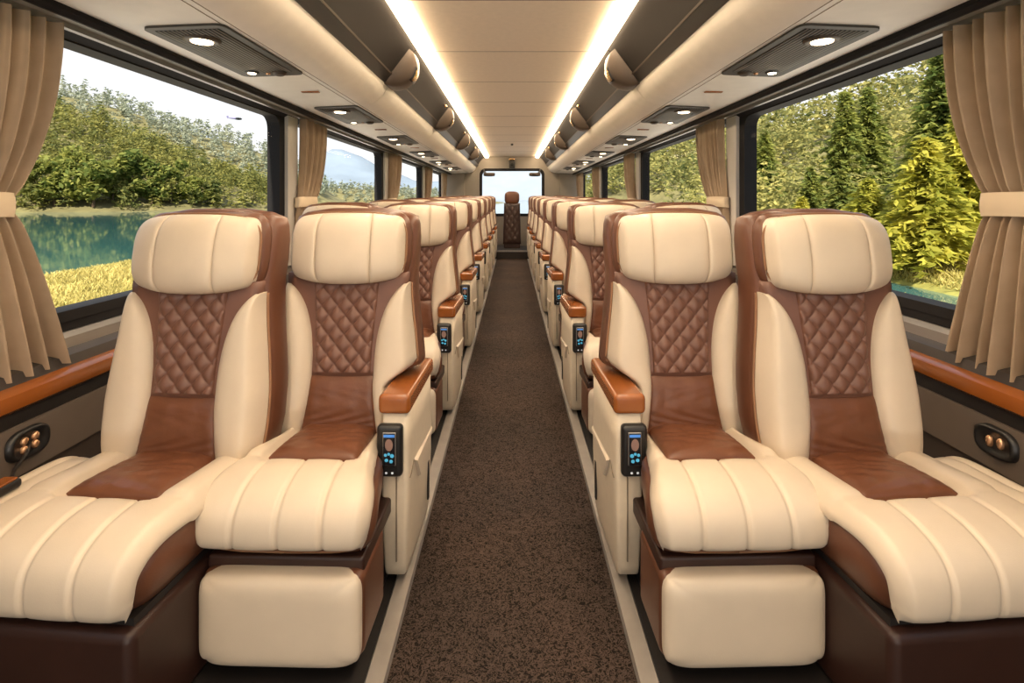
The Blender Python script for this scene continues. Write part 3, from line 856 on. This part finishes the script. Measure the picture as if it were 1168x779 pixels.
cam_box = empty('clock_unit', (0, 10.93, 1.86)); tag(cam_box, 'small dark unit with gold cap above the far end window', 'clock')
loft('clock_case', [(0, -.04, -.115, .045, .03, 4), (0, -.05, -.10, .062, .045, 4), (0, -.05, .04, .066, .045, 4), (0, -.05, .055, .05, .04, 4)], M['vent'], cam_box)
loft('clock_cap', [(0, -.05, .056, .058, .045, 3), (0, -.05, .085, .062, .05, 3), (0, -.05, .10, .045, .04, 3)], M['gold'], cam_box)
loft('clock_lens', [(0, -.090, -.06, .02, .012, 2), (0, -.092, -.03, .036, .014, 2), (0, -.090, 0, .02, .012, 2)], M['black'], cam_box)
for s, side in ((-1, 'left'), (1, 'right')):
    mr = empty('end_mirror', (s * .47, 10.86, 1.63)); tag(mr, f'dark angled mirror in the {side} upper corner of the far end window', 'mirror', 'mirrors at the far end window')
    loft('mirror_shell', [(0, 0, -.045, .06, .02, 3), (0, 0, -.035, .115, .035, 3), (0, 0, .02, .12, .035, 3), (s * .01, 0, .03, .10, .03, 3)], M['bracket'], mr)
    tube('mirror_arm', [(s * .06, .02, .02), (s * .11, .04, .06), (s * .115, .075, .10)], .014, M['vent'], mr)

# ------------------------------------------------------------------ curtains
def curtain(m, top, tie, bot, ztop, ztie, zbot, folds, label, seed, amp=1.15, xw=-1.330):
    rs = random.Random(seed)
    ph = [rs.uniform(0, 6.28) for _ in range(6)]
    root = empty('curtain', (0, 0, 0))
    tag(root, label, 'curtain', 'tan window curtains')
    def fn(u, v):
        z = ztop + (zbot - ztop) * v
        if z > ztie:
            q = (ztop - z) / (ztop - ztie); k = q ** 1.9 * (1 - .25 * (1 - q)) ; k = min(1, k)
            e0 = top[0] + (tie[0] - top[0]) * k; e1 = top[1] + (tie[1] - top[1]) * (q ** 2.3)
            am = .022 * (1 - .35 * k) 
        else:
            q = (ztie - z) / (ztie - zbot); k = q ** .75
            e0 = tie[0] + (bot[0] - tie[0]) * k; e1 = tie[1] + (bot[1] - tie[1]) * k
            am = .013 + .013 * k
        uu = u + .012 * math.sin(5 * u + ph[0] + 2 * v) 
        y = e0 + (e1 - e0) * u
        w_ = 2 * PI * folds * uu + ph[1]
        x = am * amp * (math.sin(w_) + .30 * math.sin(2.1 * w_ + ph[2] + 1.5 * v) + .25 * math.sin(.47 * w_ + ph[3]))
        y += .35 * am * math.cos(w_) * .4
        z2 = z - .004 * math.sin(w_ + .5) * (v > .97)
        if abs(z - ztie) < .05: x *= .55 + .45 * abs(z - ztie) / .05
        return (xw + x, y, z2)
    grid('drape', fn, folds * 18, 60, M['curtain'], root, m)
    # gathered heading
    n = 48
    def tb(u, v):
        a = 2 * PI * u
        yc, hy = (tie[0] + tie[1]) / 2, (tie[1] - tie[0]) / 2 + .012
        c, s_ = math.cos(a), math.sin(a)
        return (xw + .030 * math.copysign(abs(s_) ** .6, s_) + .004 * math.sin(PI * v), yc + hy * math.copysign(abs(c) ** .7, c), ztie - .032 + .064 * v + .004 * s_)
    grid('tie_band', tb, n, 6, M['band'], root, m)
    return root

for m, side in ((1, 'left'), (-1, 'right')):
    if m == 1:
        curtain(m, (.92, 1.535), (1.04, 1.385), (.86, 1.56), 1.612, 1.085, .628, 12, 'tan gathered curtain with cream tie at the near end of the left windows', 3)
    else:
        curtain(m, (1.00, 1.63), (1.14, 1.470), (.98, 1.615), 1.612, 1.085, .628, 12, 'tan gathered curtain with cream tie at the near end of the right windows', 5)
    for k in range(1, 5):
        p = PIL[k]
        lab = f'tan tied curtain on the {side} side at the {ORD[k-1]} window pillar from the viewer'
        if k == 4: lab = f'tan tied curtain on the {side} side beside the end wall'
        w0, w1 = (p + .20, p + .64) if k < 4 else (p - .35, p + .25)
        curtain(m, (w0, w1), (w0 - .06, w1 - .22), (w0 - .10, w1 - .16), 1.612, 1.085, .66, 8, lab, 20 + k + 7 * m)

# headphone jack cord on the left window seat
cd = empty('cord_remote', (0, 0, 0)); tag(cd, 'small brown and black handset with black cord lying on the left window seat edge', 'handset')
tube('cord', [(-1.272, 1.385, .462), (-1.258, 1.365, .446), (-1.245, 1.335, .438), (-1.225, 1.295, .436), (-1.200, 1.262, .437), (-1.180, 1.240, .440)], .0045, M['black'], cd, n=8)
bx = box('handset', -1.200, -1.156, 1.165, 1.245, .424, .446, M['black'], cd, r=.008)
box('handset_top', -1.195, -1.161, 1.172, 1.238, .444, .450, M['wood'], cd, r=.003)

# ------------------------------------------------------------------ landscape
WATER = -2.0
def fbm(x, y, s, o=4):
    return mnoise.fractal(Vector((x / s, y / s, 3.7)), 1.0, 2.0, o)
def sstep(e0, e1, x):
    t_ = min(1, max(0, (x - e0) / (e1 - e0))); return t_ * t_ * (3 - 2 * t_)

def terrain(name, x0, x1, y0, y1, step, hf, material):
    nx, ny = int((x1 - x0) / step), int((y1 - y0) / step)
    V = []
    for j in range(ny + 1):
        for i in range(nx + 1):
            x, y = x0 + (x1 - x0) * i / nx, y0 + (y1 - y0) * j / ny
            V.append((x, y, hf(x, y)))
    W = nx + 1
    F = [(j * W + i, j * W + i + 1, (j + 1) * W + i + 1, (j + 1) * W + i) for j in range(ny) for i in range(nx)]
    o = mesh(name, V, F, material); tag(o, kind='structure'); return o

def cone_hill(cx, cy, rx, ry, h, p, x, y, rough=.12):
    r = math.hypot((x - cx) / rx, (y - cy) / ry)
    r += rough * fbm(x, y, max(rx, ry) * .5)
    return h * max(0, 1 - r) ** p if r < 1 else -6 * min(1, r - 1)

def bankL(x, y):
    sh = -14.5 + 1.6 * fbm(0, y, 7) - max(0, y - 22) * .0
    return -1.35 + .12 * fbm(x, y, 3) - 1.6 * sstep(sh, sh - 4, x)
def hillA(x, y): return WATER + cone_hill(-170, 190, 92, 84, 37, 1.2, x, y)
def hillB(x, y): return WATER + cone_hill(-330, 390, 215, 150, 84, 1.0, x, y)
def lowB(x, y): return WATER + cone_hill(-190, 560, 190, 70, 16, .8, x, y)
def bankR(x, y):
    ch = math.exp(-((x - 12.6 - .4 * fbm(0, y, 5)) / 2.0) ** 2) * (1 - sstep(20, 26, y))
    edge = sstep(46, 60, y - .35 * x)
    return -1.35 + .12 * fbm(x, y, 3) - 1.3 * ch - 3 * edge + .05 * max(0, x - 20) * (1 - edge)
def hillC(x, y): return WATER + cone_hill(128, 118, 88, 80, 37, .75, x, y)
def hillD(x, y): return WATER + cone_hill(130, 300, 105, 130, 40, .7, x, y)
def mtn(cx, cy, rx, ry, h, p): return lambda x, y: WATER + cone_hill(cx, cy, rx, ry, h, p, x, y, .25)

terrain('grass_bank', -22, -1.5, -6, 60, 1.0, bankL, M['earth'])
terrain('grass_bank', 1.5, 62, -6, 66, 1.3, bankR, M['earth'])
terrain('road', -8, 8, -6, 60, 2, lambda x, y: -1.18, M['road'])  # unseen strip under the coach, added to bounce neutral light through the windows
terrain('wooded_hill', -275, -70, 95, 280, 4, hillA, M['hillsoil'])
terrain('wooded_hill', -560, -110, 230, 545, 8, hillB, M['hillsoil'])
terrain('wooded_ridge', -400, 10, 480, 640, 8, lowB, M['hillsoil'])
terrain('wooded_hill', 35, 222, 32, 205, 4, hillC, M['hillsoil'])
terrain('wooded_hill', -5, 215, 165, 435, 6, hillD, M['hillsoil'])
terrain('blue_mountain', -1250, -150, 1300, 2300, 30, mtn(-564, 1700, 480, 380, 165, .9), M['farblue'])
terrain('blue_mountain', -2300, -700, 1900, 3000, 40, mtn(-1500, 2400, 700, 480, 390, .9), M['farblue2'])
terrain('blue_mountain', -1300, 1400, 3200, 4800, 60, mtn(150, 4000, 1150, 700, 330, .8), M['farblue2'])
lk = mesh('lake', [(-2600, -300, WATER), (2600, -300, WATER), (2600, 6000, WATER), (-2600, 6000, WATER)], [(0, 1, 2, 3)], M['water'], smooth=False)
tag(lk, kind='structure')

def fast_mesh(name, V, F4, material, parent=None):
    me = bpy.data.meshes.new(name)
    V = np.asarray(V, dtype=np.float32); F4 = np.asarray(F4, dtype=np.int32)
    k = F4.shape[1]
    me.vertices.add(len(V)); me.vertices.foreach_set('co', V.ravel())
    me.loops.add(F4.size); me.loops.foreach_set('vertex_index', F4.ravel())
    me.polygons.add(len(F4)); me.polygons.foreach_set('loop_start', np.arange(0, F4.size, k, dtype=np.int32))
    me.update(calc_edges=True); me.validate()
    return link(name, me, material, parent)

def leaves(C, size, up=0.35, aspect=1.0, dirs=None, rg=rng):
    """one small quad per centre, random tilt (dirs: long axis)"""
    n = len(C)
    if dirs is None:
        a = rg.normal(size=(n, 3)); a[:, 2] *= .5
    else:
        a = dirs + rg.normal(size=(n, 3)) * .28
    a /= np.linalg.norm(a, axis=1, keepdims=True)
    nr = rg.normal(size=(n, 3)) + np.array([0, 0, up * 3])
    b_ = np.cross(nr, a); b_ /= np.linalg.norm(b_, axis=1, keepdims=True) + 1e-9
    sz = (size * (.6 + .8 * rg.random(n)))[:, None] if np.isscalar(size) else size[:, None]
    a = a * sz * aspect; b_ = b_ * sz
    V = np.stack([C - a, C + b_ * .6 - a * .1, C + a, C - b_ * .6 - a * .1], axis=1).reshape(-1, 3)
    F = np.arange(4 * n).reshape(n, 4)
    return V, F

def conifer_points(h, R, whorls, seed, per=8):
    rg = np.random.default_rng(seed)
    C, D, S = [], [], []
    for w_ in range(whorls):
        f = (w_ + .5) / whorls
        z = h * (.10 + .90 * f)
        rad = R * (1 - f) ** .85 * rg.uniform(.75, 1.15) + .06 * R
        nb = max(4, int(per * (1 - f * .5)))
        a0 = rg.uniform(0, 6.28)
        for b_ in range(nb):
            an = a0 + 2 * PI * b_ / nb + rg.normal() * .15
            rr_ = rad * rg.uniform(.7, 1.15)
            ns = max(3, int(9 * rr_ / R) + 3)
            for k in range(ns):
                q = (k + .6) / ns
                for side in (-1, 0, 1):
                    sp_ = .28 * rr_ * (1 - q) * side
                    C.append((math.cos(an) * rr_ * q - math.sin(an) * sp_, math.sin(an) * rr_ * q + math.cos(an) * sp_, z + rr_ * (.10 - .38 * q * q) + rg.normal() * .03 * h / 8))
                    d_an = an + side * .7
                    D.append((math.cos(d_an), math.sin(d_an), -.18)); S.append(.055 * R * (1.5 - q * .6) + .02 * R)
    return np.array(C), np.array(D), np.array(S), rg

def trunk(h, r, parent, seed=0):
    loft('trunk', [(0, 0, -.4, r * 1.3, r * 1.3, 2), (0, 0, h * .1, r, r, 2), (.02 * h * math.sin(seed), .01 * h, h * .5, r * .65, r * .65, 2), (0, 0, h * .96, r * .12, r * .12, 2)], M['bark'], parent, n=10)

def conifer(x, y, h, R, seed, material, label, zg, whorls=26, per=9, group='conifers on the right bank'):
    rt = empty('conifer_tree', (x, y, zg)); tag(rt, label, 'tree', group)
    C, D, S, rg = conifer_points(h, R, whorls, seed, per)
    C = C + rg.normal(size=C.shape) * .02 * R
    V, F = leaves(C, S * .85, .5, 1.9, D, rg)
    fast_mesh('foliage', V, F, material, rt)
    trunk(h, .016 * h, rt, seed)
    return rt

def broad_points(h, seed, n):
    rg = np.random.default_rng(seed)
    nb = 12
    cs = []
    for k in range(nb):
        a = rg.uniform(0, 6.28); zf = rg.uniform(.22, .9); rr_ = h * .30 * math.sqrt(max(.05, 1 - ((zf - .45) / .55) ** 2)) * rg.uniform(.2, 1)
        cs.append((math.cos(a) * rr_, math.sin(a) * rr_, h * zf, h * rg.uniform(.12, .20)))
    per = n // nb
    C = []
    for (cx, cy, cz, r_) in cs:
        d = rg.normal(size=(per, 3)); d /= np.linalg.norm(d, axis=1, keepdims=True)
        C.append(np.array([cx, cy, cz]) + d * r_ * (.55 + .5 * rg.random((per, 1))) * np.array([1, 1, .8]))
    return np.concatenate(C), rg

def broad(x, y, h, seed, material, label, zg, n=2600, group='leafy trees along the left shore', size=None):
    rt = empty('leafy_tree', (x, y, zg)); tag(rt, label, 'tree', group)
    C, rg = broad_points(h, seed, n)
    V, F = leaves(C, (size or .035 * h), .4, 1.1, None, rg)
    fast_mesh('foliage', V, F, material, rt)
    trunk(h * .7, .022 * h, rt, seed)

# trees that stand out on the right bank
RT = [  # x, y, height, radius, material, label
    (19.6, 24.0, 9.4, 2.7, 'leaf_conifer', 'tallest dark green conifer behind the right window, beside the near curtain'),
    (26.6, 42.0, 10.6, 3.0, 'leaf_conifer', 'tall conifer in the middle of the near right window, left of a close pair'),
    (29.4, 43.5, 11.2, 3.0, 'leaf_conifer', 'tall conifer in the middle of the near right window, right of a close pair'),
    (25.0, 52.0, 9.0, 2.8, 'leaf_conifer', 'mid green conifer towards the far end of the near right window'),
    (31.0, 38.5, 8.0, 2.4, 'leaf_conifer', 'shorter conifer between the close pair and the tallest tree at right'),
    (15.4, 19.6, 4.9, 2.3, 'leaf_yellow', 'sunlit yellow green young pine in front of the tallest conifer'),
    (17.6, 20.6, 5.9, 2.3, 'leaf_yellow', 'yellow green young pine just behind the near right curtain edge'),
    (14.9, 22.0, 3.6, 1.8, 'leaf_yellow', 'low yellow green pine bush by the water behind the right headrest'),
    (17.5, 28.0, 4.2, 1.7, 'leaf_broad', 'small round green tree at the shore below the close pair of conifers'),
    (14.6, 26.5, 2.6, 1.3, 'leaf_yellow', 'smallest yellow green shrub on the right shore'),
    (19.0, 33.5, 4.6, 1.7, 'leaf_conifer', 'small green conifer standing left of the round shore tree'),
]
for i, (x, y, h, R, mt, lab) in enumerate(RT):
    conifer(x, y, h, R, 100 + i, M[mt], lab, bankR(x, y) - .05, whorls=34 if h > 7 else 20, per=10)

# leafy trees along the left shore, in front of the wooded hill
names_ = ['tallest', 'broad', 'rounded', 'pale', 'slim', 'bushy', 'low', 'spreading', 'dark', 'small']
for i in range(10):
    q = i / 9
    u = 40 + 200 * q
    az = (u - 584) / 600
    # walk outward to the shore of the hill
    y = 60
    while hillA(az * y, y) < WATER + .4 and y < 230: y += 1
    y += random.uniform(2, 5); x = az * y
    h = (11.5, 14.5, 13.5, 15.5, 11, 14, 9.5, 11.5, 8.5, 7)[i] * y / 130
    pos = 'first' if i == 0 else ORD[i] if i < 9 else 'last'
    broad(x, y, h, 300 + i, M['leaf_broad'], f'green leafy tree on the left lake shore, {pos} counting from the near curtain', max(hillA(x, y), WATER) - .4, n=1700, size=.045 * h)

def forest(name, hf, x0, x1, y0, y1, step, hmin, hmax, material, label, nleaf, lsize, keep=lambda x, y: True, conif=.4, seed=1):
    rg = np.random.default_rng(seed)
    V_, F_, off = [], [], 0
    y = y0
    cnt = 0
    base_c = []
    for v in range(4):
        C, D, S, r2 = conifer_points(1.0, .26, 9, 50 + v, 6)
        idx = r2.permutation(len(C))[:nleaf]
        base_c.append((C[idx], D[idx]))
    base_b = []
    for v in range(4):
        C, r2 = broad_points(1.0, 70 + v, nleaf + 12)
        base_b.append((C, None))
    while y < y1:
        x = x0
        while x < x1:
            px, py = x + rg.uniform(-.5, .5) * step, y + rg.uniform(-.5, .5) * step
            x += step
            z = hf(px, py)
            if z < WATER + .15 or not keep(px, py): continue
            h = rg.uniform(hmin, hmax)
            cf = rg.random() < conif
            C, D = (base_c if cf else base_b)[rg.integers(4)]
            a = rg.uniform(0, 6.28); ca, sa = math.cos(a), math.sin(a)
            Rm = np.array([[ca, sa, 0], [-sa, ca, 0], [0, 0, 1]])
            hh = h * (1.2 if cf else 1)
            Cc = (C @ Rm) * hh + np.array([px, py, z - .08 * hh])
            Dd = (D @ Rm) if D is not None else None
            V, F = leaves(Cc, lsize * h * (1 if not cf else .9), .3, 1.2 if not cf else 1.7, Dd, rg)
            V_.append(V); F_.append(F + off); off += len(V); cnt += 1
        y += step
    o = fast_mesh(name, np.concatenate(V_), np.concatenate(F_), material)
    tag(o, label, 'forest', kind='stuff')
    print(name, cnt, 'trees')
front = lambda x, y: True
forest('forest_canopy', hillA, -270, -72, 100, 235, 4.6, 6.5, 10.5, M['forest_near'], 'dense green forest covering the near left hill by the lake', 130, .050, lambda x, y: x / y > -1.12, .35, 1)
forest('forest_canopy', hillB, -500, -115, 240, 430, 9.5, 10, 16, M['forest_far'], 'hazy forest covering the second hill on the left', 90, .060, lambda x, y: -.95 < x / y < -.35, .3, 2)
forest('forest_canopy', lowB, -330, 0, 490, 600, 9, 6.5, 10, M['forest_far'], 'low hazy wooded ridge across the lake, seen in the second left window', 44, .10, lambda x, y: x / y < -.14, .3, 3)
forest('forest_canopy', hillC, 40, 215, 36, 140, 5.8, 8, 14.5, M['forest_right'], 'sunlit forest covering the slope behind the near right window', 190, .036, lambda x, y: .3 < x / y < 1.3, .6, 4)
forest('forest_canopy', hillD, 0, 210, 170, 330, 7.5, 11, 16, M['forest_right'], 'forest covering the farther slope seen in the second right window', 120, .050, lambda x, y: .13 < x / y < .75, .5, 5)
forest('forest_undergrowth', bankR, 17, 60, 24, 58, 2.6, 3.0, 6.0, M['forest_right'], 'mixed green undergrowth between the conifers on the right bank', 220, .036, lambda x, y: y > 25 + max(0, 20 - x) * 2 and bankR(x, y) > -1.7, .5, 6)

def grass(name, x0, x1, y0, y1, n, hf, label, seed, keep, hmax=.26):
    rg = np.random.default_rng(seed)
    X = rg.uniform(x0, x1, n); Y = rg.uniform(y0, y1, n)
    ok = np.array([keep(a, b_) for a, b_ in zip(X, Y)])
    X, Y = X[ok], Y[ok]; n = len(X)
    Z = np.array([hf(a, b_) for a, b_ in zip(X, Y)])
    a = rg.uniform(0, 6.28, n); hh = rg.uniform(.3, 1, n) * hmax; w_ = rg.uniform(.014, .036, n)
    B = np.stack([X, Y, Z - .02], 1)
    dx = np.stack([np.cos(a) * w_, np.sin(a) * w_, np.zeros(n)], 1)
    tip = B + np.stack([rg.normal(size=n) * .12, rg.normal(size=n) * .12, hh], 1)
    V = np.stack([B - dx, B + dx, tip + dx * .3, tip - dx * .3], 1).reshape(-1, 3)
    o = fast_mesh(name, V, np.arange(4 * n).reshape(n, 4), M['grass'])
    tag(o, label, 'grass', kind='stuff')
grass('meadow_grass', -18, -6, 2, 30, 150000, bankL, 'sunlit yellow green grass on the left lake bank', 11, lambda x, y: bankL(x, y) > -1.9 and x / y < -.3)
grass('meadow_grass', 7, 26, 2, 34, 80000, bankR, 'yellow green grass on the right bank by the inlet', 12, lambda x, y: bankR(x, y) > -1.9 and x / y > .4)

# distant aircraft in the sky
ac = empty('aircraft', (-131.5, 250, 39.8), math.radians(40)); tag(ac, 'tiny dark aircraft low in the sky above the left hills', 'aircraft')
def fus(xs, name, mt): 
    V, F = [], []
    n = 12
    for (x, r_) in xs: V += [(x, r_ * math.cos(2*PI*k/n), r_ * math.sin(2*PI*k/n)) for k in range(n)]
    for i in range(len(xs) - 1):
        for k in range(n): F.append((i*n + k, i*n + (k+1) % n, (i+1)*n + (k+1) % n, (i+1)*n + k))
    return mesh(name, V, F, mt, ac)
fus([(0, .45), (.6, .6), (1.6, .62), (2.6, .4), (3.0, .05)], 'fuselage', M['plane'])
fus([(-3.6, .12), (-2, .28), (0, .45)], 'tail_boom', M['plane2'])
box('wing', .6, 1.9, -3.2, 3.2, -.08, .08, M['plane'], ac, r=.05)
box('tail_fin', -3.7, -2.9, -.06, .06, .1, 1.0, M['plane2'], ac, r=.03)

# ------------------------------------------------------------------ light
w = bpy.data.worlds.new('sky'); scene.world = w; w.use_nodes = True
t = w.node_tree; bg = t.nodes['Background']
tc = t.nodes.new('ShaderNodeTexCoord'); sx = t.nodes.new('ShaderNodeSeparateXYZ'); t.links.new(tc.outputs['Generated'], sx.inputs[0])
r = t.nodes.new('ShaderNodeValToRGB'); t.links.new(sx.outputs['Z'], r.inputs['Fac'])
el = r.color_ramp.elements
el[0].position = 0.0; el[0].color = (1.0, 0.985, 0.96, 1)
el[1].position = 0.75; el[1].color = (0.42, 0.60, 0.90, 1)
e = el.new(.10); e.color = (0.97, 0.975, 0.99, 1)
e = el.new(.28); e.color = (0.84, 0.89, 0.98, 1)
n = t.nodes.new('ShaderNodeTexNoise'); n.inputs['Scale'].default_value = 3.2; n.inputs['Detail'].default_value = 6
mp = t.nodes.new('ShaderNodeMapping'); mp.inputs['Scale'].default_value = (1, 1, 3.5)
t.links.new(tc.outputs['Generated'], mp.inputs['Vector']); t.links.new(mp.outputs['Vector'], n.inputs['Vector'])
cr = ramp2(t, n.outputs['Fac'], (0, 0, 0), (1, 1, 1), .45, .68)
mx = t.nodes.new('ShaderNodeMix'); mx.data_type = 'RGBA'
t.links.new(cr.outputs['Color'], mx.inputs['Factor']); t.links.new(r.outputs['Color'], mx.inputs[6]); mx.inputs[7].default_value = (1.0, 0.985, 0.965, 1)
t.links.new(mx.outputs[2], bg.inputs['Color']); bg.inputs['Strength'].default_value = 1.1

def light(name, kind, loc, rot, energy, col, **kw):
    d = bpy.data.lights.new(name, kind); d.energy = energy; d.color = col
    for k, v in kw.items(): setattr(d, k, v)
    o = bpy.data.objects.new(name, d); COL.objects.link(o); o.location = loc; o.rotation_euler = rot
    return o
sun = light('sun', 'SUN', (0, -20, 40), (math.radians(48), 0, math.radians(-3)), 9.5, (1.0, 0.91, 0.74), angle=math.radians(2))
# lamps along the two ceiling strips
for s in (-1, 1):
    for (y0, y1, e_) in ((-1.4, 1.2, 6), (1.2, 4.2, 6), (4.2, 7.5, 6), (7.5, 10.8, 6)):
        light('strip_lamp', 'AREA', (s * .519, (y0 + y1) / 2, CZ - .04), (0, math.radians(22 * s), 0), e_, (1.0, 0.88, 0.74), spread=math.radians(140), shape='RECTANGLE', size=.07, size_y=(y1 - y0))
# added fill lights along the rack rails, put in to brighten the ceiling
for s in (-1, 1):
    for (y0, y1) in ((-1.4, 2.5), (2.5, 6.6), (6.6, 10.8)):
        light('cove_lamp', 'AREA', (s * .712, (y0 + y1) / 2, 1.836), (0, math.radians(180 - 48 * s), 0), 7.5, (1.0, 0.84, 0.64), shape='RECTANGLE', size=.02, size_y=(y1 - y0))
# added fill light behind the viewer, lighting the seats from the front
light('cabin_lamp', 'AREA', (0, -1.5, 1.30), (math.radians(92), 0, 0), 8, (1.0, 0.95, 0.88), shape='RECTANGLE', size=2.2, size_y=1.1)
# added uplight low behind the viewer, brightening ceiling and rack undersides
light('footwell_lamp', 'AREA', (0, -1.45, .12), (math.radians(146), 0, 0), 24, (1.0, 0.93, 0.84), shape='RECTANGLE', size=2.2, size_y=.25)
# downlights of the service units
for s in (-1, 1):
    for k in range(6):
        light('downlight', 'SPOT', (s * 1.055, 1.79 + 1.44 * k, 1.62), (0, 0, 0), 6, (1.0, 0.78, 0.52), spot_size=math.radians(95), spot_blend=.8, shadow_soft_size=.03)

# ------------------------------------------------------------------ camera
cd_ = bpy.data.cameras.new('camera'); cam = bpy.data.objects.new('camera', cd_); COL.objects.link(cam)
cam.location = (0, 0, 1.10); cam.rotation_euler = (math.radians(90), 0, 0)
cd_.sensor_width = 36; cd_.sensor_fit = 'HORIZONTAL'
cd_.lens = 600 / 1168 * 36
cd_.shift_y = -(389.5 - 228) / 1168
cd_.clip_start = .02; cd_.clip_end = 9000
scene.camera = cam
scene.view_settings.view_transform = 'Standard'
scene.view_settings.look = 'None'
scene.view_settings.exposure = 0.08
scene.cycles.max_bounces = 8; scene.cycles.diffuse_bounces = 4; scene.cycles.glossy_bounces = 3
scene.cycles.transparent_max_bounces = 16; scene.cycles.sample_clamp_indirect = 6.0
scene.cycles.caustics_reflective = False; scene.cycles.caustics_refractive = False
